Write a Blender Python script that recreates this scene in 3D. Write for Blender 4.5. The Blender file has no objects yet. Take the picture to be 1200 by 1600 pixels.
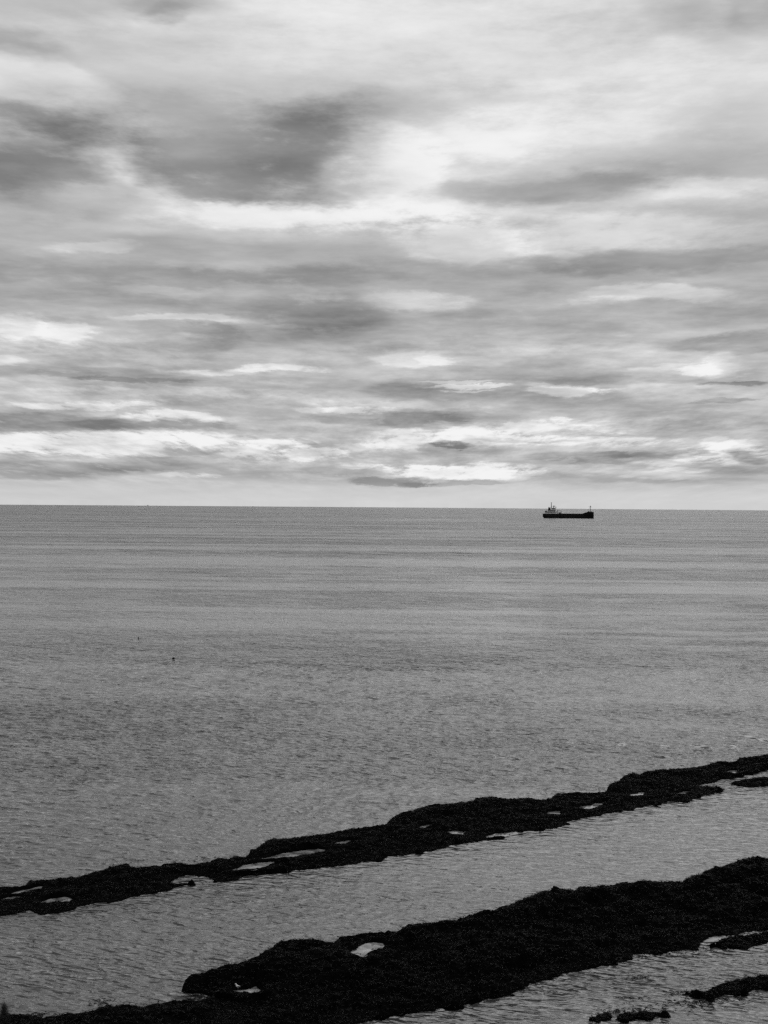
import bpy, bmesh, math, random
import numpy as np
from mathutils import Vector, Matrix

random.seed(7)
rng = np.random.default_rng(7)
scene = bpy.context.scene
C = scene.collection
R = math.radians

# ------------------------------------------------------------------ camera
CAM_H = 30.0                     # eye height on the cliff top, metres above the sea
FPX = 2400.0                     # focal length in photo pixels (1200 x 1600)
PITCH = math.atan(14.0 / FPX)
ROLL = math.atan(9.0 / 1200.0)
_f = Vector((0, math.cos(PITCH), -math.sin(PITCH)))
_r0 = Vector((1, 0, 0))
_u0 = Vector((0, math.sin(PITCH), math.cos(PITCH)))
_r = _r0 * math.cos(ROLL) + _u0 * math.sin(ROLL)
_u = _u0 * math.cos(ROLL) - _r0 * math.sin(ROLL)
cam_data = bpy.data.cameras.new('camera')
cam = bpy.data.objects.new('camera', cam_data)
C.objects.link(cam)
M = Matrix.Identity(4)
for i in range(3):
    M[i][0], M[i][1], M[i][2] = _r[i], _u[i], -_f[i]
M[2][3] = CAM_H
cam.matrix_world = M
cam_data.sensor_fit = 'VERTICAL'
cam_data.sensor_height = 24.0
cam_data.lens = FPX / 1600.0 * 24.0
cam_data.clip_start = 0.1
cam_data.clip_end = 120000.0
cam_data.dof.use_dof = True
cam_data.dof.focus_distance = 150.0
cam_data.dof.aperture_fstop = 7.0
scene.camera = cam
scene.render.resolution_x = 768
scene.render.resolution_y = 1024
scene.cycles.use_denoising = False        # the photograph is grainy too
scene.cycles.max_bounces = 4
scene.cycles.diffuse_bounces = 2
scene.cycles.glossy_bounces = 3
scene.cycles.use_adaptive_sampling = True
scene.cycles.adaptive_threshold = 0.02
scene.cycles.adaptive_min_samples = 12


def ray(px, py):
    return (_f + _r * ((px - 600.0) / FPX) - _u * ((py - 800.0) / FPX)).normalized()


def at(px, py, z=0.0):
    """point at height z seen at a photo pixel"""
    d = ray(px, py)
    return Vector((0, 0, CAM_H)) + d * ((z - CAM_H) / d.z)


EARTH = 7.4e6
WAVE = 0.155                      # typical steepness of the modelled waves
def sea_z(r):
    return -max(0.0, r - 300.0) ** 2 / (2 * EARTH)


# ------------------------------------------------------------------ world: overcast sky, black-and-white light
SUN_AZ, SUN_EL = R(20), R(44)
world = bpy.data.worlds.new('World')
scene.world = world
world.use_nodes = True
nt = world.node_tree
nt.nodes.clear()
N, L = nt.nodes, nt.links          # the tree that the helpers below add to


def wn(kind, **kw):
    n = N.new(kind)
    for k, v in kw.items():
        setattr(n, k, v)
    return n


def math_n(op, a, b=None, c=None, clamp=False):
    n = wn('ShaderNodeMath', operation=op, use_clamp=clamp)
    for i, v in enumerate((a, b, c)):
        if v is None:
            continue
        if isinstance(v, (int, float)):
            n.inputs[i].default_value = v
        else:
            L.new(v, n.inputs[i])
    return n.outputs[0]


def maprange(v, a, b, c, d, interp='SMOOTHSTEP'):
    n = wn('ShaderNodeMapRange', interpolation_type=interp)
    L.new(v, n.inputs[0])
    for i, k in enumerate((a, b, c, d)):
        n.inputs[i + 1].default_value = k
    return n.outputs[0]


def combine(x, y, z=0.0):
    n = wn('ShaderNodeCombineXYZ')
    for i, v in enumerate((x, y, z)):
        if isinstance(v, (int, float)):
            n.inputs[i].default_value = v
        else:
            L.new(v, n.inputs[i])
    return n.outputs[0]


def noise(vec, scale, detail, rough=0.5, dist=0.0, color=False):
    n = wn('ShaderNodeTexNoise', noise_dimensions='3D')
    L.new(vec, n.inputs['Vector'])
    n.inputs['Scale'].default_value = scale
    n.inputs['Detail'].default_value = detail
    n.inputs['Roughness'].default_value = rough
    n.inputs['Distortion'].default_value = dist
    return n.outputs['Color' if color else 'Fac']


tc = wn('ShaderNodeTexCoord')
sx = wn('ShaderNodeSeparateXYZ')
L.new(tc.outputs['Generated'], sx.inputs[0])
X, Y, Z = sx.outputs
zc = math_n('MAXIMUM', Z, 0.0)
U = math_n('MULTIPLY', math_n('ARCTAN2', X, Y), FPX)      # azimuth and elevation of the view ray
V = math_n('MULTIPLY', math_n('ARCSINE', zc), FPX)
# a flat cloud deck seen in perspective
den = math_n('ADD', zc, 0.12)
P = combine(math_n('DIVIDE', X, den), math_n('DIVIDE', Y, den), 3.7)
UV = combine(U, V)
# domain warp, smaller and flatter towards the horizon
wc = noise(P, 2.2, 5, 0.60, 0.0, color=True)
ws = wn('ShaderNodeSeparateColor'); L.new(wc, ws.inputs[0])
wamt = maprange(V, 0, 600, 0.17, 0.85, 'LINEAR')
wx = math_n('MULTIPLY', math_n('SUBTRACT', ws.outputs[0], 0.5), math_n('MULTIPLY', wamt, 230))
wy = math_n('MULTIPLY', math_n('SUBTRACT', ws.outputs[1], 0.5), math_n('MULTIPLY', wamt, 95))
# cloud texture that shrinks towards the horizon but keeps its proportions
den2 = math_n('ADD', V, 110.0)
Q = combine(math_n('MULTIPLY', math_n('DIVIDE', X, den2), FPX * 8.0 * 0.33), math_n('MULTIPLY', math_n('LOGARITHM', den2, math.e), 8.0), 11.0)
w2 = noise(Q, 0.9, 6, 0.70, 0.0, color=True)
w2s = wn('ShaderNodeSeparateColor'); L.new(w2, w2s.inputs[0])
wx = math_n('ADD', wx, math_n('MULTIPLY', math_n('SUBTRACT', w2s.outputs[0], 0.5), math_n('MULTIPLY', wamt, 150)))
wy = math_n('ADD', wy, math_n('MULTIPLY', math_n('SUBTRACT', w2s.outputs[1], 0.5), math_n('MULTIPLY', wamt, 62)))
UVW = combine(math_n('ADD', U, wx), math_n('ADD', V, wy))

# value of the cloud deck in display terms (0..1), turned into light at the end
val = maprange(V, 0, 60, 0.815, 0.745)
val = math_n('ADD', val, maprange(V, 300, 560, 0.0, 0.065))
n1 = noise(P, 1.7, 6, 0.56, 0.0)
else_ = math_n('MAXIMUM', maprange(math_n('ABSOLUTE', U), 620, 1000, 0, 1), maprange(V, 800, 1100, 0, 1))
val = math_n('MULTIPLY_ADD', math_n('SUBTRACT', n1, 0.5), math_n('MULTIPLY', maprange(V, 5, 80, 0.25, 1.0), math_n('MULTIPLY_ADD', else_, 0.50, 0.32)), val)
n2 = noise(combine(math_n('MULTIPLY', U, 0.17), V, 5.0), 0.030, 6, 0.60, 0.0)
lowband = math_n('MULTIPLY', maprange(V, 10, 60, 0, 1), maprange(V, 200, 480, 1, 0.22))
val = math_n('MULTIPLY_ADD', math_n('SUBTRACT', n2, 0.5), math_n('MULTIPLY', lowband, 0.46), val)

# single clouds of the deck: photo position, half width, half height, tilt, amount, softness of the rim,
# and for flat-based or flat-topped ones the level and softness of that edge (b = base, t = top)
CL = [
    # high clouds
    (640, 90, 420, 90, 0, .05, 1), (120, 40, 200, 70, 0, -.05, 1), (262, 2, 80, 16, 4, -.11, .9), (275, 18, 28, 10, 0, -.06, .8),
    (15, 76, 70, 18, 8, -.11, .9), (1085, 25, 62, 34, 25, -.08, .9), (1185, 12, 44, 34, 0, -.10, .7),
    (35, 125, 115, 38, 10, .075, .4), (40, 245, 150, 75, 0, -.17, .9), (20, 262, 90, 30, 0, -.06, .8), (60, 188, 120, 20, 0, -.07, .8),
    (165, 245, 48, 36, 40, .11, .7), (218, 279, 62, 24, 30, .12, .6), (120, 285, 70, 25, 0, .06, .7),
    (375, 232, 225, 82, -5, -.17, .8, 'b', 318, 12), (400, 285, 170, 40, 0, -.05, .6, 'b', 317, 8), (480, 235, 120, 52, -20, -.07, .9), (620, 174, 190, 24, -4, -.08, 1),
    (480, 205, 150, 40, -12, -.05, .8), (600, 258, 95, 54, -10, .13, .5), (700, 215, 160, 40, 0, .05, .8), (860, 205, 180, 30, 0, .06, .8),
    (470, 334, 225, 17, 0, .15, .7, 't', 316, 9), (680, 332, 150, 18, 0, .08, .8), (720, 376, 110, 34, 6, .10, .6), (960, 368, 170, 24, 0, .10, .7),
    (400, 355, 200, 14, 0, .04, 1), (880, 296, 140, 22, 0, -.13, .7), (1010, 275, 90, 18, 0, -.06, .8), (1060, 318, 150, 13, 0, .05, .8),
    (1120, 215, 140, 60, 0, -.06, 1), (1100, 302, 110, 14, -4, .06, .6), (1130, 255, 110, 22, 0, -.05, .8), (780, 155, 200, 22, 0, .02, 1),
    (60, 350, 110, 40, 0, .05, .9), (150, 386, 60, 9, 0, .07, .6), (250, 345, 110, 26, 0, -.05, .9), (330, 385, 180, 16, 0, -.04, .9),
    # the grey middle band
    (600, 455, 1000, 75, 0, -.045, 1), (150, 432, 300, 22, 0, -.07, .8), (450, 430, 150, 16, 0, -.07, .7), (500, 488, 110, 22, -4, -.10, .6),
    (330, 465, 200, 14, 0, -.03, .9), (265, 456, 70, 7, 0, .05, .6), (60, 442, 120, 8, 0, .03, .8), (1040, 410, 230, 13, 0, -.07, .7),
    (700, 418, 250, 14, 0, -.05, .8), (640, 472, 90, 12, 0, .08, .6), (1000, 458, 120, 14, -3, .10, .5), (940, 472, 60, 8, 0, .06, .6),
    (1000, 503, 36, 9, 0, .05, .8), (850, 455, 80, 12, 0, -.04, .8), (850, 500, 160, 14, 0, -.05, .7), (1150, 480, 120, 28, 0, -.05, .9),
    (30, 512, 46, 20, 0, .13, .4), (105, 520, 45, 18, 0, .12, .4), (75, 527, 100, 17, 0, .05, .7), (290, 518, 80, 12, 4, -.06, .8),
    (330, 525, 50, 15, 0, -.06, .6), (430, 520, 110, 20, 0, -.05, .8), (280, 494, 100, 6, 0, .08, .6), (430, 502, 80, 6, 0, .04, .7),
    (1165, 542, 90, 16, 0, -.12, .6), (1110, 540, 70, 12, 0, -.05, .8), (850, 530, 160, 14, 0, .03, .9), (960, 545, 140, 8, 0, .04, .8), (560, 520, 90, 10, 0, -.04, .8),
    (600, 545, 120, 9, 0, .03, .8), (180, 548, 160, 12, 0, .03, .8),
    # streaks and small heaps
    (1125, 575, 36, 12, -10, .11, .7), (1085, 579, 34, 8, 0, .09, .6), (1030, 580, 60, 7, 0, .05, .6), (1170, 583, 45, 20, 0, -.08, .7),
    (430, 576, 55, 5, 0, .12, .5), (350, 578, 70, 5, 0, .07, .6), (650, 562, 70, 8, 0, .07, .6), (680, 563, 25, 5, 0, .05, .5),
    (120, 585, 150, 9, 0, -.08, .7), (95, 588, 60, 4, 0, -.06, .6), (210, 595, 90, 3, 0, -.08, .5), (300, 580, 60, 6, 0, .04, .6),
    (15, 567, 25, 8, 0, .06, .5), (1140, 600, 45, 4, 0, -.13, .5), (1090, 597, 60, 4, 0, -.06, .6), (690, 585, 160, 10, 0, -.05, .8),
    (930, 590, 120, 8, 0, -.06, .7), (880, 595, 60, 5, 0, -.05, .6), (450, 600, 160, 7, 0, -.04, .7), (250, 612, 170, 6, 0, .05, .7),
    (720, 612, 130, 17, 0, -.10, .6), (715, 598, 55, 3, 0, .14, .4), (735, 606, 65, 3.5, 0, .20, .4), (730, 613, 40, 2.5, 0, .14, .4), (640, 610, 60, 9, 0, -.05, .7),
    (890, 612, 60, 8, -2, .16, .4), (945, 612, 25, 6, 0, .12, .4), (905, 623, 70, 8, 0, -.05, .6), (860, 603, 30, 3, 0, .06, .5),
    (130, 634, 110, 5, 0, .10, .6), (200, 630, 80, 4, 0, .05, .6), (60, 642, 60, 5, 0, -.04, .6), (80, 661, 120, 15, 0, -.14, .5, 'b', 677, 4),
    (230, 664, 110, 9, 0, -.12, .5), (305, 668, 60, 7, 0, -.08, .6), (270, 653, 62, 8, -3, .16, .4), (225, 656, 50, 6, 0, .08, .5),
    (560, 640, 50, 5, 0, .10, .5), (490, 640, 30, 4, 0, .07, .5), (420, 652, 120, 10, 0, -.06, .7), (660, 655, 75, 12, 0, -.13, .5),
    (735, 650, 40, 6, 0, -.06, .6), (520, 656, 80, 6, 0, -.06, .6), (640, 632, 120, 5, 0, .05, .7), (700, 661, 15, 4, 0, .08, .5),
    (800, 640, 100, 8, 0, -.03, .8), (1000, 632, 150, 6, 0, -.05, .6), (1090, 640, 100, 8, 0, -.03, .8), (1140, 625, 50, 2.5, 0, -.10, .5),
    (880, 655, 20, 5, 0, .13, .4), (905, 660, 60, 4, 0, .06, .5), (1000, 660, 120, 7, 0, .03, .8), (1150, 665, 70, 6, 0, -.04, .7),
    (150, 692, 185, 19, 0, .18, .35, 't', 673, 4), (20, 690, 60, 18, 0, .05, .6), (330, 690, 60, 12, 0, .08, .5), (295, 702, 55, 9, 0, -.08, .5),
    (420, 694, 50, 9, 4, .12, .4), (490, 710, 48, 11, 0, .16, .35), (402, 708, 45, 9, 0, .12, .4), (455, 690, 40, 6, 0, .05, .5), (375, 683, 20, 5, 0, -.10, .5),
    (485, 693, 20, 6, 20, -.10, .4), (348, 706, 30, 7, 0, -.08, .5), (640, 688, 70, 16, 0, .13, .5), (760, 685, 90, 14, 0, .10, .6),
    (830, 672, 120, 10, 0, .09, .6), (700, 697, 34, 7, 0, -.25, .4), (682, 695, 20, 3, 0, -.10, .5), (830, 690, 70, 3, 0, -.08, .5), (890, 676, 80, 4, 0, -.10, .5),
    (940, 690, 100, 8, 0, .08, .6), (760, 704, 60, 5, 0, -.05, .6), (570, 700, 40, 10, 0, .06, .6),
    (1150, 708, 60, 16, -4, .14, .35), (1100, 712, 50, 12, 0, .09, .4), (1120, 692, 25, 8, 0, .09, .4), (1170, 713, 27, 9, 20, -.15, .4),
    (1145, 710, 14, 6, 0, -.07, .5), (1100, 706, 20, 3, 0, -.12, .5), (1180, 688, 60, 5, 0, -.04, .6), (930, 715, 90, 9, 0, -.12, .5),
    (1000, 710, 60, 5, 0, -.08, .5), (850, 722, 50, 4, 0, -.05, .6), (1030, 719, 50, 9, 0, .07, .5),
    (720, 736, 120, 13, 2, .19, .35, 'b', 751, 4), (800, 742, 60, 8, 3, .08, .5), (660, 728, 60, 4, 0, .08, .5), (620, 752, 60, 7, 0, -.14, .5),
    (705, 755, 80, 4, 0, -.09, .5), (80, 733, 130, 12, 0, -.12, .6), (230, 726, 90, 10, 0, -.10, .6), (290, 743, 40, 4, 0, .06, .5),
    (330, 745, 20, 3, 0, .08, .5), (460, 746, 120, 10, 0, -.05, .7), (540, 736, 60, 8, 0, -.08, .5), (560, 728, 40, 4, 0, .07, .5),
    (970, 746, 150, 7, 0, -.06, .6), (1090, 751, 120, 5, 0, -.04, .7), (1040, 742, 60, 5, 0, .05, .6), (1060, 735, 40, 3, 0, .06, .5), (1140, 736, 80, 5, 0, -.06, .6),
]
n3 = noise(Q, 1.7, 7, 0.66, 0.0)
ragged = math_n('MINIMUM', math_n('MAXIMUM', math_n('MULTIPLY_ADD', math_n('SUBTRACT', n3, 0.5), maprange(V, 150, 480, 4.6, 2.6), 1.0), 0.15), 2.2)
n4 = math_n('MULTIPLY', math_n('SUBTRACT', n3, 0.5), math_n('MULTIPLY', maprange(V, 10, 60, 0.04, 0.34), maprange(V, 150, 450, 1.0, 0.5)))
val = math_n('ADD', val, n4)
uvs = wn('ShaderNodeSeparateXYZ'); L.new(UVW, uvs.inputs[0])
Uw, Vw = uvs.outputs[0], uvs.outputs[1]
# clear-sky light behind the deck, without colour as in a monochrome photograph
sky = wn('ShaderNodeTexSky', sky_type='NISHITA')
sky.sun_disc = False
sky.sun_elevation = SUN_EL
sky.sun_rotation = SUN_AZ
bw = wn('ShaderNodeRGBToBW'); L.new(sky.outputs[0], bw.inputs[0])
clear = math_n('MULTIPLY', bw.outputs[0], 0.10 * 0.06)
blobs = []
for c in CL:
    d = ray(c[0], c[1])
    k = 1.0 / (0.86 - 0.38 * c[6])
    rx, ry, rot = c[2] * k, c[3] * k, R(-c[4])
    cut = None
    if len(c) > 7:
        dv = math.asin(ray(c[0], c[8]).z) * FPX
        cut = (c[7], dv, c[9])
    hx = math.hypot(rx * math.cos(rot), ry * math.sin(rot)); hy = math.hypot(rx * math.sin(rot), ry * math.cos(rot))
    blobs.append(dict(u=math.atan2(d.x, d.y) * FPX, v=math.asin(d.z) * FPX, rx=rx, ry=ry, rot=rot, amp=c[5] * (0.8 if c[5] > 0.1 and c[3] < 30 else 1.0), edge=max(c[6] * 0.85, 0.42), cut=cut, hx=hx, hy=hy))


def leaf(u0, u1, v0, v1):
    """the light of one stretch of sky, with the clouds that reach into it"""
    global N, L
    grp = bpy.data.node_groups.new('cloud_stretch', 'ShaderNodeTree')
    itf = grp.interface
    for nm, ty in (('Deck', 'NodeSocketFloat'), ('Position', 'NodeSocketVector'), ('Elevation', 'NodeSocketFloat'), ('Ragged', 'NodeSocketFloat'), ('Clear', 'NodeSocketFloat')):
        itf.new_socket(nm, in_out='INPUT', socket_type=ty)
    itf.new_socket('Light', in_out='OUTPUT', socket_type='NodeSocketShader')
    oN, oL = N, L
    N, L = grp.nodes, grp.links
    gi = wn('NodeGroupInput'); go = wn('NodeGroupOutput')
    acc, uvw_, vw_, rag_, clr_ = [gi.outputs[k] for k in range(5)]
    for b in blobs:
        if b['u'] + b['hx'] < u0 or b['u'] - b['hx'] > u1 or b['v'] + b['hy'] < v0 or b['v'] - b['hy'] > v1:
            continue
        if abs(b['rot']) > R(5):
            mp = wn('ShaderNodeMapping', vector_type='TEXTURE')
            L.new(uvw_, mp.inputs['Vector'])
            mp.inputs['Location'].default_value = (b['u'], b['v'], 0)
            mp.inputs['Rotation'].default_value = (0, 0, b['rot'])
            mp.inputs['Scale'].default_value = (b['rx'], b['ry'], 1)
        else:
            mp = wn('ShaderNodeVectorMath', operation='MULTIPLY_ADD')
            L.new(uvw_, mp.inputs[0])
            mp.inputs[1].default_value = (1 / b['rx'], 1 / b['ry'], 0)
            mp.inputs[2].default_value = (-b['u'] / b['rx'], -b['v'] / b['ry'], 0)
        g = wn('ShaderNodeTexGradient', gradient_type='SPHERICAL')
        L.new(mp.outputs[0], g.inputs[0])
        a = maprange(math_n('MULTIPLY', g.outputs['Fac'], rag_), 0.06, 0.06 + 1.0 * b['edge'], 0.0, 1.0)
        if b['cut']:
            side, lv, sf = b['cut']
            a = math_n('MULTIPLY', a, maprange(vw_, lv - sf, lv + sf, 0, 1) if side == 'b' else maprange(vw_, lv - sf, lv + sf, 1, 0))
        acc = math_n('MULTIPLY_ADD', a, b['amp'], acc)
    acc = math_n('MULTIPLY_ADD', math_n('SUBTRACT', acc, 0.78), 1.22, 0.765)
    acc = math_n('SMOOTH_MIN', math_n('MAXIMUM', acc, 0.42), 0.955, 0.10)
    acc = math_n('POWER', acc, 2.2)
    g = wn('ShaderNodeBackground')
    L.new(math_n('MULTIPLY_ADD', acc, 0.94, clr_), g.inputs['Color'])
    g.inputs['Strength'].default_value = 1.0
    L.new(g.outputs[0], go.inputs[0])
    N, L = oN, oL
    gn = wn('ShaderNodeGroup', node_tree=grp)
    for k, v in enumerate((val, UVW, Vw, ragged, clear)):
        L.new(v, gn.inputs[k])
    return gn.outputs[0]


def split(fac, lo, hi):
    m = wn('ShaderNodeMixShader')
    L.new(fac, m.inputs[0]); L.new(lo, m.inputs[1]); L.new(hi, m.inputs[2])
    return m.outputs[0]


def tree(vb, u0, u1):
    if len(vb) == 2:
        if u1 - u0 > 900:
            um = 0.5 * (u0 + u1)
            return split(math_n('GREATER_THAN', Uw, um), leaf(u0, um, *vb), leaf(um, u1, *vb))
        return leaf(u0, u1, *vb)
    m = len(vb) // 2
    return split(math_n('GREATER_THAN', Vw, vb[m]), tree(vb[:m + 1], u0, u1), tree(vb[m:], u0, u1))


UMAX = max(abs(b['u']) + b['hx'] for b in blobs) + 1
VMAX = max(b['v'] + b['hy'] for b in blobs) + 1
inner = tree([-400, 45, 75, 105, 140, 180, 230, 300, 380, 480, 600, VMAX], -UMAX, UMAX)
fac = math_n('MAXIMUM', math_n('GREATER_THAN', math_n('ABSOLUTE', Uw), UMAX), math_n('GREATER_THAN', Vw, VMAX))
wo = wn('ShaderNodeOutputWorld')
L.new(split(fac, inner, leaf(9e8, 9.1e8, 9e8, 9.1e8)), wo.inputs['Surface'])
world.cycles.sampling_method = 'MANUAL'
world.cycles.sample_map_resolution = 512

sun_data = bpy.data.lights.new('sun', 'SUN')
sun_data.energy = 0.9
sun_data.angle = R(55)
sun_data.color = (1, 1, 1)
sun = bpy.data.objects.new('sun', sun_data)
C.objects.link(sun)
sdir = Vector((math.sin(SUN_AZ) * math.cos(SUN_EL), math.cos(SUN_AZ) * math.cos(SUN_EL), math.sin(SUN_EL)))
sun.rotation_euler = sdir.to_track_quat('Z', 'Y').to_euler()
sun.location = (0, 0, 200)

scene.view_settings.view_transform = 'Standard'
scene.view_settings.look = 'None'
scene.view_settings.gamma = 1.0
scene.view_settings.exposure = 0.0
scene.view_settings.use_curve_mapping = False


# ------------------------------------------------------------------ helpers
def tag(o, label=None, cat=None, group=None, kind=None):
    if label: o['label'] = label
    if cat: o['category'] = cat
    if group: o['group'] = group
    if kind: o['kind'] = kind
    return o


def empty(name, loc, rz=0.0):
    o = bpy.data.objects.new(name, None)
    C.objects.link(o)
    o.location = loc
    o.rotation_euler = (0, 0, rz)
    return o


def fastmesh(name, verts, faces, mat, parent=None, smooth=True):
    """verts (n,3), faces (m,4) or (m,3) arrays"""
    verts = np.asarray(verts, np.float32)
    faces = np.asarray(faces, np.int32)
    me = bpy.data.meshes.new(name)
    me.vertices.add(len(verts))
    me.vertices.foreach_set('co', verts.ravel())
    k = faces.shape[1]
    me.loops.add(faces.size)
    me.loops.foreach_set('vertex_index', faces.ravel())
    me.polygons.add(len(faces))
    me.polygons.foreach_set('loop_start', np.arange(0, faces.size, k, dtype=np.int32))
    me.update(calc_edges=True)
    me.validate()
    me.polygons.foreach_set('use_smooth', np.full(len(me.polygons), smooth))
    me.materials.append(mat)
    o = bpy.data.objects.new(name, me)
    C.objects.link(o)
    if parent: o.parent = parent
    return o


def link_bm(name, bm, mat, parent=None, smooth=False):
    bmesh.ops.recalc_face_normals(bm, faces=bm.faces)
    me = bpy.data.meshes.new(name)
    bm.to_mesh(me); bm.free()
    for p in me.polygons: p.use_smooth = smooth
    me.materials.append(mat)
    o = bpy.data.objects.new(name, me)
    C.objects.link(o)
    if parent: o.parent = parent
    return o


def box(bm, x0, x1, y0, y1, z0, z1, taper=0.0):
    vs = []
    for z, t in ((z0, 0.0), (z1, taper)):
        vs += [bm.verts.new((x0 + t, y0 + t, z)), bm.verts.new((x1 - t, y0 + t, z)),
               bm.verts.new((x1 - t, y1 - t, z)), bm.verts.new((x0 + t, y1 - t, z))]
    for q in ((3, 2, 1, 0), (4, 5, 6, 7), (0, 1, 5, 4), (1, 2, 6, 5), (2, 3, 7, 6), (3, 0, 4, 7)):
        bm.faces.new([vs[i] for i in q])


def tube(bm, pts, radii, seg=8):
    rings = []
    pts = [Vector(p) for p in pts]
    if isinstance(radii, (int, float)): radii = [radii] * len(pts)
    for i, p in enumerate(pts):
        t = (pts[min(i + 1, len(pts) - 1)] - pts[max(i - 1, 0)]).normalized()
        a = Vector((0, 0, 1)) if abs(t.z) < 0.9 else Vector((1, 0, 0))
        n = t.cross(a).normalized(); b = t.cross(n)
        rings.append([bm.verts.new(p + (n * math.cos(2 * math.pi * k / seg) + b * math.sin(2 * math.pi * k / seg)) * radii[i]) for k in range(seg)])
    for r0, r1 in zip(rings, rings[1:]):
        for k in range(seg):
            bm.faces.new((r0[k], r0[(k + 1) % seg], r1[(k + 1) % seg], r1[k]))
    bm.faces.new(rings[0][::-1]); bm.faces.new(rings[-1])


def _hash(ix, iy, seed):
    h = (ix.astype(np.int64) * 374761393 + iy.astype(np.int64) * 668265263 + seed * 974634521) & 0xffffffff
    h = ((h ^ (h >> 13)) * 1274126177) & 0xffffffff
    h = (h ^ (h >> 16)) & 0xffffffff
    return h.astype(np.float64) / 4294967295.0


def vnoise(x, y, seed=0):
    ix, iy = np.floor(x), np.floor(y)
    fx, fy = x - ix, y - iy
    fx = fx * fx * fx * (fx * (fx * 6 - 15) + 10); fy = fy * fy * fy * (fy * (fy * 6 - 15) + 10)
    a, b = _hash(ix, iy, seed), _hash(ix + 1, iy, seed)
    c, d = _hash(ix, iy + 1, seed), _hash(ix + 1, iy + 1, seed)
    return (a + (b - a) * fx) * (1 - fy) + (c + (d - c) * fx) * fy - 0.5


def fbm(x, y, octv=4, seed=0, gain=0.5):
    s, a = 0, 1.0
    for i in range(octv):
        s = s + a * vnoise(x + 17.3 * i, y - 9.1 * i, seed + i)
        x, y, a = x * 2.03, y * 2.03, a * gain
    return s


# ------------------------------------------------------------------ materials
def newmat(name):
    m = bpy.data.materials.new(name)
    m.use_nodes = True
    b = m.node_tree.nodes['Principled BSDF']
    return m, m.node_tree.nodes, m.node_tree.links, b


def plain(name, col, rough=0.6, spec=0.4, var=0.25, scale=0.6, metal=0.0):
    m, n, l, b = newmat(name)
    t = n.new('ShaderNodeTexCoord'); z = n.new('ShaderNodeTexNoise')
    z.inputs['Scale'].default_value = scale; z.inputs['Detail'].default_value = 6
    l.new(t.outputs['Object'], z.inputs['Vector'])
    r = n.new('ShaderNodeMapRange')
    r.inputs[1].default_value = 0.3; r.inputs[2].default_value = 0.7
    r.inputs[3].default_value = col * (1 - var); r.inputs[4].default_value = col * (1 + var)
    l.new(z.outputs['Fac'], r.inputs[0]); l.new(r.outputs[0], b.inputs['Base Color'])
    b.inputs['Roughness'].default_value = rough
    b.inputs['Specular IOR Level'].default_value = spec
    b.inputs['Metallic'].default_value = metal
    return m


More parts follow.
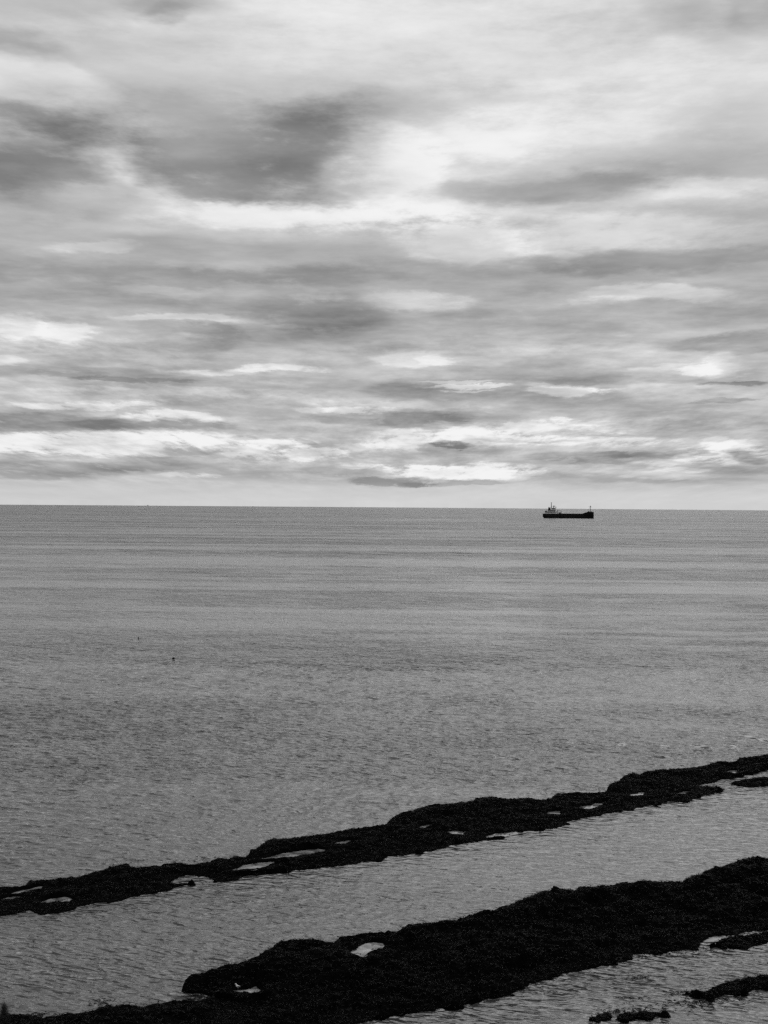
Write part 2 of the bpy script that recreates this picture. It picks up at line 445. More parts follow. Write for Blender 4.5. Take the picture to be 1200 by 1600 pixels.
def water_material():
    m, n, l, b = newmat('sea_water')
    geo = n.new('ShaderNodeNewGeometry')

    def mt(op, a, c=None, d=None):
        k = n.new('ShaderNodeMath'); k.operation = op
        for i, v in enumerate((a, c, d)):
            if v is None: continue
            if isinstance(v, (int, float)): k.inputs[i].default_value = v
            else: l.new(v, k.inputs[i])
        return k.outputs[0]

    def mr(v, a, c, d, e, it='LINEAR'):
        k = n.new('ShaderNodeMapRange'); k.interpolation_type = it
        l.new(v, k.inputs[0])
        for i, q in enumerate((a, c, d, e)): k.inputs[i + 1].default_value = q
        return k.outputs[0]

    def layer(rotdeg, along, across, detail, rough, dist=0.0, off=0.0):
        """ripples: sizes in metres along and across the crests"""
        mp = n.new('ShaderNodeMapping'); mp.vector_type = 'TEXTURE'
        mp.inputs['Rotation'].default_value = (0, 0, R(rotdeg))
        mp.inputs['Scale'].default_value = (along, across, 1)
        mp.inputs['Location'].default_value = (off, off * 0.7, 0)
        l.new(geo.outputs['Position'], mp.inputs['Vector'])
        t = n.new('ShaderNodeTexNoise'); t.noise_dimensions = '2D'
        t.inputs['Scale'].default_value = 1.0
        t.inputs['Detail'].default_value = detail
        t.inputs['Roughness'].default_value = rough
        t.inputs['Distortion'].default_value = dist
        l.new(mp.outputs[0], t.inputs['Vector'])
        return t.outputs['Fac']

    def ridge(v):
        # sharp crests, broad troughs
        return mt('POWER', mt('SUBTRACT', 1.0, mt('ABSOLUTE', mt('MULTIPLY_ADD', v, 2.0, -1.0))), 1.6)

    ln = n.new('ShaderNodeVectorMath'); ln.operation = 'LENGTH'
    l.new(geo.outputs['Position'], ln.inputs[0])
    dist = ln.outputs['Value']
    # wind streaks and slicks: the chop is rougher in some bands than in others
    patch = layer(-4, 260, 34, 4, 0.55, 0.3, 40)
    patch2 = layer(-3, 1500, 240, 5, 0.6, 0.2, 900)
    band = mt('MULTIPLY', mr(patch, 0.36, 0.64, 0.50, 1.35), mr(patch2, 0.38, 0.62, 0.75, 1.2))
    # calm slicks drawn out along the wind
    slick = mt('MULTIPLY', mr(layer(-1.5, 3000, 110, 4, 0.6, 0.0, 700), 0.55, 0.64, 1.0, 0.45, 'SMOOTHSTEP'),
               mr(layer(-3, 900, 62, 3, 0.55, 0.0, 140), 0.56, 0.68, 1.0, 0.55, 'SMOOTHSTEP'))
    band = mt('MULTIPLY', band, slick)
    # crests are short next to their spacing, so each one shows as a dash
    roll = layer(-6, 60, 80, 5, 0.56, 0.0, 31)
    swell = layer(-14, 5.0, 7.0, 2, 0.6, 0.0, 3)
    chopC = ridge(layer(-16, 3.4, 2.6, 2, 0.55, 0.0, 13))
    chopA = ridge(layer(-24, 2.8, 1.2, 2, 0.55, 0.0))
    chopB = layer(-10, 0.9, 0.55, 2, 0.5, 0.0, 7)
    fine = layer(-30, 0.40, 0.22, 1, 0.5, 0.0, 2)
    off1 = mr(dist, 95, 330, 0.10, 1.0)          # the sea runs higher outside the shelter of the reefs
    off2 = mr(dist, 260, 900, 0.0, 1.0)
    big = mt('ADD', mt('MULTIPLY', roll, mt('MULTIPLY', off2, 40.0)), mt('MULTIPLY', swell, mt('MULTIPLY', off1, 2.8)))
    big = mt('ADD', big, mt('MULTIPLY', chopC, mt('MULTIPLY', off1, 1.1)))
    small = mt('ADD', mt('MULTIPLY', chopA, 0.24), mt('MULTIPLY', chopB, 0.15))
    small = mt('ADD', small, mt('MULTIPLY', fine, 0.02))

    def bump(height, strength, prev=None):
        k = n.new('ShaderNodeBump')
        k.inputs['Distance'].default_value = 1.0
        if 'Filter Width' in k.inputs: k.inputs['Filter Width'].default_value = 0.05
        l.new(height, k.inputs['Height']); l.new(strength, k.inputs['Strength'])
        if prev is not None: l.new(prev, k.inputs['Normal'])
        return k.outputs[0]
    # cat's paws: the wind ruffles the open water unevenly, from a few metres to a hundred across
    paws = mt('MULTIPLY', mr(layer(-6, 24, 15, 5, 0.72, 0.0, 61), 0.36, 0.64, 0.50, 1.20), mr(layer(-4, 230, 110, 6, 0.72, 0.0, 17), 0.36, 0.64, 0.50, 1.20))
    ruff = mt('MULTIPLY', slick, paws)
    nb = bump(big, mt('MINIMUM', ruff, 1.0))
    l.new(bump(small, mt('MINIMUM', mt('MULTIPLY', band, 0.85), 1.0), nb), b.inputs['Normal'])
    b.inputs['Base Color'].default_value = (0.042, 0.042, 0.042, 1)
    b.inputs['IOR'].default_value = 1.333
    # waves too small to see singly at a distance act as roughness
    rg = mr(dist, 80, 1100, 0.06, 0.34)
    rg = mt('MULTIPLY', rg, mr(ruff, 0.2, 1.2, 0.55, 1.25))
    l.new(rg, b.inputs['Roughness'])
    return m


def pool_material():
    m, n, l, b = newmat('pool_water')
    t = n.new('ShaderNodeTexCoord'); z = n.new('ShaderNodeTexNoise')
    z.inputs['Scale'].default_value = 2.5; z.inputs['Detail'].default_value = 3
    l.new(t.outputs['Object'], z.inputs['Vector'])
    bp = n.new('ShaderNodeBump'); bp.inputs['Strength'].default_value = 1.0; bp.inputs['Distance'].default_value = 0.006
    l.new(z.outputs['Fac'], bp.inputs['Height']); l.new(bp.outputs[0], b.inputs['Normal'])
    z3 = n.new('ShaderNodeTexNoise'); z3.inputs['Scale'].default_value = 0.8; z3.inputs['Detail'].default_value = 5
    l.new(t.outputs['Object'], z3.inputs['Vector'])
    r = n.new('ShaderNodeMapRange')
    r.inputs[1].default_value = 0.38; r.inputs[2].default_value = 0.62; r.inputs[3].default_value = 0.05; r.inputs[4].default_value = 0.30
    l.new(z3.outputs['Fac'], r.inputs[0]); l.new(r.outputs[0], b.inputs['Base Color'])
    b.inputs['Roughness'].default_value = 0.05
    b.inputs['IOR'].default_value = 1.333
    return m


def weed_material(name, lo, hi, rough, spec, scale, t0=0.35, t1=0.7):
    m, n, l, b = newmat(name)
    t = n.new('ShaderNodeTexCoord')
    z = n.new('ShaderNodeTexNoise'); z.inputs['Scale'].default_value = scale; z.inputs['Detail'].default_value = 8
    z.inputs['Roughness'].default_value = 0.65
    l.new(t.outputs['Object'], z.inputs['Vector'])
    r = n.new('ShaderNodeMapRange')
    r.inputs[1].default_value = t0; r.inputs[2].default_value = t1
    r.inputs[3].default_value = lo; r.inputs[4].default_value = hi
    l.new(z.outputs['Fac'], r.inputs[0]); l.new(r.outputs[0], b.inputs['Base Color'])
    z2 = n.new('ShaderNodeTexNoise'); z2.inputs['Scale'].default_value = 5.0; z2.inputs['Detail'].default_value = 6
    z2.inputs['Roughness'].default_value = 0.7
    l.new(t.outputs['Object'], z2.inputs['Vector'])
    bp = n.new('ShaderNodeBump'); bp.inputs['Strength'].default_value = 1.0; bp.inputs['Distance'].default_value = 0.12
    l.new(z2.outputs['Fac'], bp.inputs['Height']); l.new(bp.outputs[0], b.inputs['Normal'])
    b.inputs['Roughness'].default_value = rough
    b.inputs['Specular IOR Level'].default_value = spec
    return m


M_SEA = water_material()
M_POOL = pool_material()
M_REEF = weed_material('wet_weed_rock', 0.0010, 0.0026, 0.7, 0.005, 0.9)
M_FROND = weed_material('wet_weed_frond', 0.0008, 0.014, 0.4, 0.02, 9.0, 0.56, 0.74)
M_EARTH = weed_material('cliff_earth', 0.03, 0.07, 0.9, 0.1, 1.0)

# ------------------------------------------------------------------ shorelines of the two long reefs (photo x, y and height of the crest)
far_top = [(-140, 1400, 0.28), (-60, 1392, 0.28), (0, 1386, 0.28), (40, 1384, 0.28), (45, 1376, 0.28), (65, 1374, 0.28), (100, 1375, 0.28), (120, 1370, 0.28), (162, 1360, 0.38), (170, 1355, 0.38), (200, 1351, 0.38),
           (217, 1352, 0.38), (235, 1354, 0.38), (260, 1350, 0.38), (300, 1351, 0.38), (320, 1350, 0.38), (350, 1344, 0.38), (380, 1339, 0.5), (400, 1327, 0.72), (412, 1318, 0.72), (425, 1312, 0.72),
           (467, 1309, 0.72), (508, 1303, 0.72), (542, 1297, 0.72), (575, 1294, 0.72), (604, 1287, 0.72), (617, 1276, 0.72), (642, 1267, 0.72), (650, 1263, 0.72), (669, 1257, 0.72), (700, 1255, 0.72),
           (760, 1249, 0.72), (825, 1246, 0.72), (845, 1249, 0.72), (860, 1247, 0.45), (870, 1240, 0.45), (900, 1238, 0.45), (945, 1237, 0.45), (952, 1226, 0.75), (975, 1215, 0.75), (1005, 1206, 0.75),
           (1035, 1202, 0.75), (1080, 1200, 0.75), (1125, 1192, 0.75), (1200, 1182, 0.75), (1300, 1168, 0.75), (1380, 1158, 0.75)]
far_bot = [(-140, 1452), (-60, 1440), (0, 1431), (25, 1426), (50, 1422), (62, 1428), (90, 1425), (120, 1417), (165, 1410), (210, 1400), (250, 1393), (296, 1384),
           (262, 1380), (272, 1373), (290, 1368), (320, 1366), (330, 1370), (345, 1375), (370, 1372), (400, 1365), (445, 1363), (500, 1357), (550, 1350),
           (600, 1341), (650, 1332), (700, 1322), (745, 1313), (770, 1308), (807, 1302), (820, 1301), (860, 1296), (885, 1289), (880, 1285), (910, 1279),
           (960, 1270), (1025, 1257), (1080, 1247), (1131, 1236), (1110, 1233), (1090, 1231), (1110, 1224), (1135, 1217), (1165, 1211), (1200, 1204), (1300, 1192), (1380, 1180)]
near_top = [(-160, 1612, .35), (-60, 1598, .3), (4, 1590, .25), (35, 1588, .25), (55, 1588, .22), (70, 1591, .2), (88, 1588, .22), (107, 1586, .25), (127, 1583, .28), (143, 1581, .3), (155, 1576, .35), (167, 1575, .35), (200, 1576, .3),
            (230, 1575, .25), (245, 1570, .3), (270, 1568, .22), (300, 1565, .12), (322, 1564, .03), (336, 1559, 0), (320, 1554, 0), (300, 1553, 0), (289, 1549, .08), (285, 1541, .3), (289, 1532, .45), (300, 1522, .6), (320, 1518, .7), (370, 1506, .85), (400, 1498, .95), (420, 1485, 1.05),
            (430, 1475), (450, 1469), (480, 1468), (520, 1473), (530, 1465), (560, 1459), (600, 1457), (630, 1452), (637, 1446), (665, 1444), (700, 1441),
            (750, 1431), (800, 1415), (820, 1404), (850, 1395), (895, 1394), (910, 1389), (950, 1384), (995, 1380), (1065, 1378), (1080, 1370), (1115, 1361),
            (1140, 1350), (1160, 1344), (1200, 1341), (1300, 1325), (1400, 1312)]
near_bot = [(-160, 1730), (100, 1700), (300, 1665), (440, 1630), (540, 1603), (600, 1589), (655, 1582), (715, 1572), (765, 1557), (815, 1546), (825, 1535), (900, 1517), (950, 1507),
            (985, 1500), (987, 1490), (1015, 1489), (1050, 1486), (1090, 1480), (1092, 1472), (1110, 1466), (1150, 1460), (1200, 1450), (1300, 1432), (1400, 1418)]


def chain(px_list, z):
    return np.array([tuple(at(q[0], q[1], q[2] if len(q) > 2 else z))[:2] for q in px_list])


def seg_dist(px, py, ch):
    best = np.full(px.shape, 1e9)
    for (ax, ay), (bx, by) in zip(ch[:-1], ch[1:]):
        dx, dy = bx - ax, by - ay
        t = np.clip(((px - ax) * dx + (py - ay) * dy) / (dx * dx + dy * dy + 1e-9), 0, 1)
        best = np.minimum(best, np.hypot(px - ax - t * dx, py - ay - t * dy))
    return best


# ------------------------------------------------------------------ sea: one sheet, curved like the earth
rings = np.concatenate(([0.0], np.geomspace(6, 60000, 210)))
seg = 240
ang = np.linspace(0, 2 * np.pi, seg, endpoint=False)
rr, aa = np.meshgrid(rings, ang, indexing='ij')
zz = -np.maximum(0, rr - 300.0) ** 2 / (2 * EARTH)
sv = np.stack((rr * np.sin(aa), rr * np.cos(aa), zz), -1).reshape(-1, 3)
ii, jj = np.meshgrid(np.arange(len(rings) - 1), np.arange(seg), indexing='ij')
j2 = (jj + 1) % seg
sf = np.stack((ii * seg + jj, ii * seg + j2, (ii + 1) * seg + j2, (ii + 1) * seg + jj), -1).reshape(-1, 4)
# the water nearest the viewer is modelled wave by wave; the plain sheet is left open there
SEC = 14                                                  # sheet segments on each side of straight ahead
i0 = int(np.searchsorted(rings, 80.0)); i1 = int(np.searchsorted(rings, 520.0))
fi, fj = ii.reshape(-1), jj.reshape(-1)
keep = (fi >= 1) & ~((fi >= i0) & (fi < i1) & ((fj < SEC) | (fj >= seg - SEC)))
ra, rb = rings[i0], rings[i1]
NR, NC = 920, 860
inv = np.linspace(1 / ra, 1 / rb, NR)                     # rows packed as the view foreshortens them
wr, wa = np.meshgrid(1 / inv, np.linspace(-SEC, SEC, NC) * 2 * np.pi / seg, indexing='ij')
wx0, wy0 = (wr * np.sin(wa)).astype(np.float32), (wr * np.cos(wa)).astype(np.float32)
row = (wr ** 2 * (1 / ra - 1 / rb) / NR).astype(np.float32)     # spacing of the rows there
wrng = np.random.default_rng(11)
dx_, dy_, dz_ = np.zeros_like(wx0), np.zeros_like(wx0), np.zeros_like(wx0)
# sheltered lagoon between the reefs, open water beyond the far one (line through its crest)
pA, pB = at(0, 1400), at(1200, 1200)
shore = ((wx0 - pA.x) * (pA.y - pB.y) + (wy0 - pA.y) * (pB.x - pA.x)) / math.hypot(pB.x - pA.x, pB.y - pA.y)
open_ = np.clip(shore / 30 + 0.5, 0, 1)
gust = np.clip(1.0 + 0.9 * fbm(wx0 / 80.0, wy0 / 30.0, 3, 77), 0.6, 1.4)
# water lies calmer right under the landward edge of the reefs
calm = np.ones((NR // 4 + 1, NC // 4 + 1), np.float32)
cgx, cgy = wx0[::4, ::4], wy0[::4, ::4]
dd = np.minimum(seg_dist(cgx, cgy, chain(far_bot, 0)), seg_dist(cgx, cgy, chain(near_bot, 0)))
calm = np.clip(dd / 3.5, 0.2, 1).astype(np.float32)
calm = np.repeat(np.repeat(calm, 4, 0), 4, 1)[:NR, :NC]
gust = (gust * calm).astype(np.float32)
for lam in np.geomspace(0.5, 2.9, 46):
    th = wrng.normal(math.radians(70), math.radians(17)); ph = wrng.uniform(0, 2 * math.pi)
    lam *= wrng.uniform(.95, 1.05)
    ratio = lam / row[:, 0]
    lv = np.clip((ratio - 1.6) / 1.4, 0, 1) * np.clip((11 - ratio) / 6, 0.0, 1)
    if lam < 2.6: lv = np.maximum(lv, np.clip((ratio - 1.6) / 1.4, 0, 1) * 0.8)
    act = np.flatnonzero(lv > 0)
    if len(act) == 0: continue
    sl = slice(act[0], act[-1] + 1)
    a_ = WAVE * math.sqrt(2 / 40) * lam / (2 * math.pi)
    k_ = 2 * math.pi / lam
    cx_, cy_ = math.cos(th), math.sin(th)
    X_, Y_ = wx0[sl], wy0[sl]
    fade = lv[sl, None].astype(np.float32) * gust[sl] * (open_[sl] if lam > 4 else (0.6 + 0.4 * open_[sl]))
    p_ = (k_ * (cx_ * X_ + cy_ * Y_) + ph + 1.2 * np.sin(k_ * .23 * (cy_ * X_ - cx_ * Y_) + 3 * ph)).astype(np.float32)
    dz_[sl] += a_ * fade * np.cos(p_)
    sn = 0.9 * a_ * fade * np.sin(p_)
    dx_[sl] -= cx_ * sn; dy_[sl] -= cy_ * sn
rim = np.clip(np.minimum.reduce([(wr - ra) / 4, (rb - wr) / 150, (SEC * 2 * np.pi / seg - np.abs(wa)) / .02]), 0, 1)
wz = dz_ * rim - np.maximum(0, wr - 300.0) ** 2 / (2 * EARTH)
wv = np.stack((wx0 + dx_ * rim, wy0 + dy_ * rim, wz), -1).reshape(-1, 3)
a, b = np.meshgrid(np.arange(NR - 1), np.arange(NC - 1), indexing='ij'); q = a * NC + b + len(sv)
wf = np.stack((q, q + 1, q + NC + 1, q + NC), -1).reshape(-1, 4)
sea = fastmesh('sea', np.concatenate((sv, wv)), np.concatenate((sf[keep], wf))[:, ::-1], M_SEA)
tag(sea, 'grey rippled open sea reaching to the horizon', None, None, 'structure')

# ------------------------------------------------------------------ reefs
def inside(px, py, poly):
    res = np.zeros(px.shape, bool)
    n = len(poly)
    for i in range(n):
        ax, ay = poly[i]; bx, by = poly[(i + 1) % n]
        c = ((ay > py) != (by > py)) & (px < (bx - ax) * (py - ay) / (by - ay + 1e-12) + ax)
        res ^= c
    return res


def densify(pl, step, jit, seed, z=0.0, blocky=0.0):
    """extra wobble between the traced points of a shoreline, in photo pixels"""
    r = np.random.default_rng(seed)
    out = []
    blk = 0.0
    pl = [q if len(q) > 2 else (q[0], q[1], z) for q in pl]
    for (x0, y0, z0), (x1, y1, z1) in zip(pl[:-1], pl[1:]):
        k = max(1, int(math.hypot(x1 - x0, y1 - y0) / step))
        for i in range(k):
            t = i / k
            e = 0 if i == 0 else 1
            if r.random() < 0.4: blk = r.normal(0, blocky * 0.85)
            out.append((x0 + (x1 - x0) * t + e * r.normal(0, jit), y0 + (y1 - y0) * t + e * r.normal(0, jit * 0.35) + blk, z0 + (z1 - z0) * t))
    out.append(pl[-1])
    return out


def make_reef(top_px, bot_px, ztop, cell, pools, seed, rough, label, nfrond, cat='reef', name='rock_reef', group=None):
    top_px = densify(top_px, 7, 1.0, seed, ztop, 1.5); bot_px = densify(bot_px, 7, 1.5, seed + 1, 0.0, 1.6)
    top = chain(top_px, ztop); bot = chain(bot_px, 0.0)
    poly = np.concatenate((top, bot[::-1]))
    # grid aligned with the reef's long axis
    c0 = poly.mean(0)
    w, v = np.linalg.eigh(np.cov((poly - c0).T))
    ax = v[:, 1] * (1 if v[0, 1] > 0 else -1); ay = np.array((-ax[1], ax[0]))
    lp = np.stack(((poly - c0) @ ax, (poly - c0) @ ay), -1)
    lo, hi = lp.min(0) - 1.2, lp.max(0) + 1.2
    nx, ny = int((hi[0] - lo[0]) / cell) + 1, int((hi[1] - lo[1]) / cell) + 1
    gx, gy = np.meshgrid(np.linspace(lo[0], hi[0], nx), np.linspace(lo[1], hi[1], ny))
    wx = c0[0] + gx * ax[0] + gy * ay[0]; wy = c0[1] + gx * ax[1] + gy * ay[1]
    df = seg_dist(wx, wy, top); dn = seg_dist(wx, wy, bot)
    ins = inside(wx, wy, poly)
    t = dn / (dn + df + 1e-6)
    zn, zd = np.zeros(wx.shape), np.zeros(wx.shape)
    for (qx, qy), q in zip(top, top_px):
        w_ = 1.0 / ((wx - qx) ** 2 + (wy - qy) ** 2 + 0.2) ** 1.5
        zn += w_ * q[2]; zd += w_
    zloc = zn / zd
    prof = zloc * (1 - (1 - t) ** 1.7)
    # ledges of tilted strata running with the reef, then boulders, then weed clumps
    strata = fbm(gx * 0.05, gy * 0.55, 3, seed + 5) * rough * 0.75
    lumps = fbm(wx * 0.45, wy * 0.45, 3, seed + 9) * rough * 0.8
    clumps = np.abs(fbm(wx * 1.5, wy * 1.5, 3, seed + 13)) * 0.32 * min(1, rough / 0.5 + 0.3)
    tiny = fbm(wx * 4.5, wy * 4.5, 2, seed + 17) * 0.09
    edge = np.clip(np.minimum(dn, df * 1.2 + 0.15) / 1.6, 0, 1)
    h = prof + (strata + lumps) * edge + (clumps + tiny) * np.clip(edge * 2 + 0.25, 0, 1) + 0.04
    h = np.maximum(h, 0.05 + 0.10 * np.clip(dn / 0.8, 0, 1) + tiny * 0.8)
    out = np.minimum(df, dn)
    # stepped ledges
    st = 0.16
    led = (np.floor(h / st) + np.clip((h / st - np.floor(h / st) - 0.6) / 0.4, 0, 1)) * st
    h = h + 0.7 * (led - h) * np.clip(edge * 2, 0, 1) + 0.02
    stones = np.maximum(0, fbm(wx * 0.9, wy * 0.9, 3, seed + 31) - 0.12) * 1.1 * np.exp(-out / 1.0)
    h = np.where(ins, h, np.where(df < dn, zloc * 0.55 - out * 2.3, 0.03 - out * 0.5 + stones) + tiny * 0.8 + clumps * 0.5 * np.exp(-out * 3))
    # hollows holding water: each lies a little below the rock around it
    rad = np.hypot(wx, wy)
    wet = np.zeros(wx.shape, bool)
    for pool in pools:
        pz, pp = pool[0], pool[1]
        if pz is None:
            pz = 0.3
            for _ in range(4):
                c_ = chain(pp, pz).mean(0)
                near = (wx - c_[0]) ** 2 + (wy - c_[1]) ** 2 < 1.2
                pz = max(0.04, 0.8 * float(h[near].mean()) - 0.06) if near.any() else 0.05
        pool[0] = pz
        pw = chain(pp + [pp[0]], pz)
        d = seg_dist(wx, wy, pw)
        pin = inside(wx, wy, pw[:-1])
        sd = np.where(pin, -d, d) + fbm(wx * 1.1, wy * 1.1, 3, seed + 41) * 0.5 - 0.05
        wet |= sd < 0.25
        # the ground on the viewer's side stays below the line of sight, the far bank is steeper
        side = 0.5 + 0.5 * np.tanh((rad - np.hypot(*pw.mean(0))) / 1.0)
        bank = pz + 0.05 + sd * (0.20 + 0.8 * side) + (tiny + clumps * 0.3) * np.clip(sd, 0, 1)
        h = np.where(sd < 0, np.minimum(h, pz + np.clip(sd * 0.35, -0.16, 0) + 0.01), np.minimum(h, bank))
        h = np.where(ins & (sd >= 0) & (sd < 1.0), np.maximum(h, pz + 0.02 + 0.03 * np.clip(sd * 4, 0, 1)), h)
    h = np.maximum(h, -0.5)
    verts = np.stack((wx, wy, h), -1).reshape(-1, 3)
    a, b = np.meshgrid(np.arange(ny - 1), np.arange(nx - 1), indexing='ij')
    q = a * nx + b
    fc = np.stack((q, q + 1, q + nx + 1, q + nx), -1).reshape(-1, 4)
    hq = h.reshape(-1)[fc].max(1)
    fc = fc[hq > -0.42]
    used = np.unique(fc); remap = np.zeros(len(verts), np.int64); remap[used] = np.arange(len(used))
    root = empty(name, (c0[0], c0[1], 0.0))
    off = np.array((c0[0], c0[1], 0.0))
    fastmesh('rock', verts[used] - off, remap[fc], M_REEF, root)
    tag(root, label, cat, group)
    # fronds of weed lying over the rock
    land = np.flatnonzero(((h > 0.06) & ~wet).reshape(-1))
    if nfrond and len(land):
        pk = land[rng.integers(0, len(land), nfrond)]
        p = verts[pk] + np.stack((rng.normal(0, cell, nfrond), rng.normal(0, cell, nfrond), rng.uniform(-.01, .03, nfrond)), -1)
        an = rng.uniform(0, 2 * np.pi, nfrond)
        ln_ = rng.uniform(.16, .46, nfrond) * (1.0 if nfrond > 1000 else 0.6); wd = rng.uniform(.025, .07, nfrond)
        dx, dy = np.cos(an), np.sin(an)
        lift = rng.uniform(.01, .07, nfrond) * (1.0 if nfrond > 1000 else 0.4)
        fv = np.empty((nfrond, 6, 3))
        for k, (tt, zf) in enumerate(((0, 0), (.5, 1), (1, -.15))):
            for s_ in (0, 1):
                sgn = (s_ - .5) * (1.0, 1.2, .5)[k]
                fv[:, k * 2 + s_, 0] = p[:, 0] + dx * ln_ * tt - dy * wd * sgn
                fv[:, k * 2 + s_, 1] = p[:, 1] + dy * ln_ * tt + dx * wd * sgn
                fv[:, k * 2 + s_, 2] = p[:, 2] + lift * zf + (rng.uniform(-.02, .02, nfrond))
        base = np.arange(nfrond)[:, None] * 6
        ff = np.concatenate((base + np.array([0, 1, 3, 2]), base + np.array([2, 3, 5, 4])))
        w_ = fastmesh('seaweed', fv.reshape(-1, 3) - off, ff, M_FROND, root, smooth=False)
        w_['kind'] = 'stuff'
    return root, (wx, wy, h)


POOLS_FAR = [
    [.05, [(60, 1412), (80, 1405), (100, 1402), (118, 1406), (106, 1410), (75, 1412)], 'tide pool lying in the left end of the far reef'],
    [.10, [(8, 1398), (40, 1390), (66, 1385), (60, 1390), (30, 1397)], 'thin tide pool near the left edge, on the far reef'],
    [.06, [(-12, 1408), (20, 1402), (38, 1401), (20, 1406)], 'sliver of water at the left picture edge, on the far reef'],
    [None, [(216, 1358), (235, 1353), (252, 1351), (240, 1356)], 'tiny tide pool on the upper rim left of the notch in the far reef'],
    [None, [(408, 1343), (430, 1336), (470, 1330), (506, 1326), (506, 1331), (470, 1337), (430, 1342)], 'long tapering tide pool midway along the left half of the far reef'],
    [None, [(368, 1358), (385, 1352), (430, 1346), (420, 1352), (398, 1357)], 'pointed tide pool just below the long tapering pool'],
    [None, [(514, 1320), (540, 1315), (562, 1313), (540, 1318)], 'thin sliver of water right of the long tapering pool'],
    [None, [(650, 1293), (664, 1289), (678, 1290), (664, 1294)], 'small sliver of water on the middle of the far reef'],
    [None, [(698, 1300), (715, 1298), (727, 1300), (728, 1305), (712, 1304)], 'small bright tide pool in the middle of the far reef'],
    [.05, [(742, 1311), (775, 1303), (808, 1299), (812, 1302), (780, 1307)], 'long bright strip of water on the near rim of the far reef'],
    [None, [(848, 1272), (862, 1268), (877, 1267), (874, 1272)], 'short pale pool at the foot of the far reef step'],
    [None, [(893, 1264), (920, 1258), (946, 1253), (940, 1259), (915, 1264)], 'narrow slanting pool on the right half of the far reef'],
    [None, [(986, 1243), (996, 1238), (1009, 1238), (1006, 1243)], 'small square pool under the high step of the far reef'],
    [.06, [(1056, 1241), (1066, 1237), (1077, 1237), (1070, 1241)], 'tiny pool beside the open inlet of the far reef'],
    [None, [(1133, 1208), (1143, 1204), (1152, 1204), (1148, 1208)], 'tiny pool near the right end of the far reef crest'],
]
POOLS_NEAR = [
    [None, [(545, 1486), (562, 1479), (580, 1472), (605, 1473), (599, 1485), (577, 1487), (565, 1495)], 'bright angular tide pool high on the near reef'],
    [None, [(371, 1547), (388, 1546), (397, 1540), (408, 1541), (399, 1550), (378, 1549)], 'small bright tide pool beside the standing bird'],
    [.05, [(1110, 1469), (1118, 1463), (1131, 1463), (1126, 1468)], 'tiny pool between the near reef and its small slab'],
]
far_reef, FAR = make_reef(far_top, far_bot, 0.75, 0.11, POOLS_FAR, 21, 0.42,
                          'long thin dark reef crossing the whole picture, farther from the viewer', 14000)
near_reef, NEAR = make_reef(near_top, near_bot, 1.15, 0.09, POOLS_NEAR, 57, 0.75,
                            'broad black weed-covered reef in the foreground, widest at the right', 22000)
make_reef([(1143, 1223), (1150, 1220), (1172, 1217), (1200, 1216), (1260, 1208)], [(1143, 1225), (1152, 1229), (1175, 1230), (1200, 1226), (1260, 1214)],
          0.22, 0.10, [], 71, 0.2, 'low dark slab off the right end of the far reef', 500)
make_reef([(1110, 1476), (1128, 1468), (1160, 1462), (1200, 1456), (1270, 1446)], [(1110, 1478), (1130, 1484), (1165, 1481), (1200, 1471), (1270, 1458)],
          0.25, 0.09, [], 83, 0.25, 'dark slab at the right edge touching the near reef', 900)
make_reef([(1072, 1549), (1082, 1547), (1103, 1549), (1125, 1538), (1150, 1531), (1200, 1526), (1270, 1520)], [(1068, 1553), (1085, 1556), (1105, 1561), (1125, 1556), (1148, 1557), (1175, 1548), (1200, 1541), (1270, 1530)],
          0.16, 0.08, [], 91, 0.2, 'low wedge of dark rock in the shallows at lower right', 900)
make_reef([(920, 1592), (935, 1587), (955, 1584), (956, 1586)], [(920, 1595), (935, 1596), (952, 1591), (956, 1588)],
          0.08, 0.06, [], 95, 0.12, 'leftmost of three little rocks at the lower right picture edge', 160, 'rock', 'shore_rock', 'small rocks awash at lower right')
make_reef([(964, 1589), (970, 1586), (982, 1584), (990, 1588)], [(964, 1593), (972, 1595), (984, 1594), (990, 1590)],
          0.09, 0.06, [], 97, 0.12, 'middle and roundest of three little rocks at the lower right', 130, 'rock', 'shore_rock', 'small rocks awash at lower right')
make_reef([(988, 1585), (998, 1582), (1015, 1582), (1033, 1583)], [(988, 1589), (1000, 1594), (1018, 1594), (1034, 1587)],
          0.09, 0.06, [], 99, 0.12, 'right and longest of three little rocks at the lower right', 180, 'rock', 'shore_rock', 'small rocks awash at lower right')


def reef_hit(px, py, grid):
    """point on the reef surface seen at a pixel"""
    wx, wy, h = grid
    d = ray(px, py)
    for z in np.linspace(1.4, 0.0, 141):
        p = Vector((0, 0, CAM_H)) + d * ((z - CAM_H) / d.z)
        k = np.argmin((wx - p.x) ** 2 + (wy - p.y) ** 2)
        if float(h.reshape(-1)[k]) >= z:
            break
    return p


# water standing in the hollows: flat sheets a little wider than the opening, running under the rock
for pz, pp, lab in POOLS_FAR + POOLS_NEAR:
    pw = chain(pp, pz)
    c = pw.mean(0)
    bm = bmesh.new()
    vs = []
    for q in pw:
        o = q - c
        k = 1 + 0.7 / max(np.linalg.norm(o), .5)
        vs.append(bm.verts.new((o[0] * k, o[1] * k, 0)))
    bm.faces.new(vs)
    bmesh.ops.recalc_face_normals(bm, faces=bm.faces)
    o = link_bm('tide_pool', bm, M_POOL)
    if o.data.polygons[0].normal.z < 0: o.data.flip_normals()
    o.location = (c[0], c[1], pz)
    tag(o, lab, None, None, 'structure')

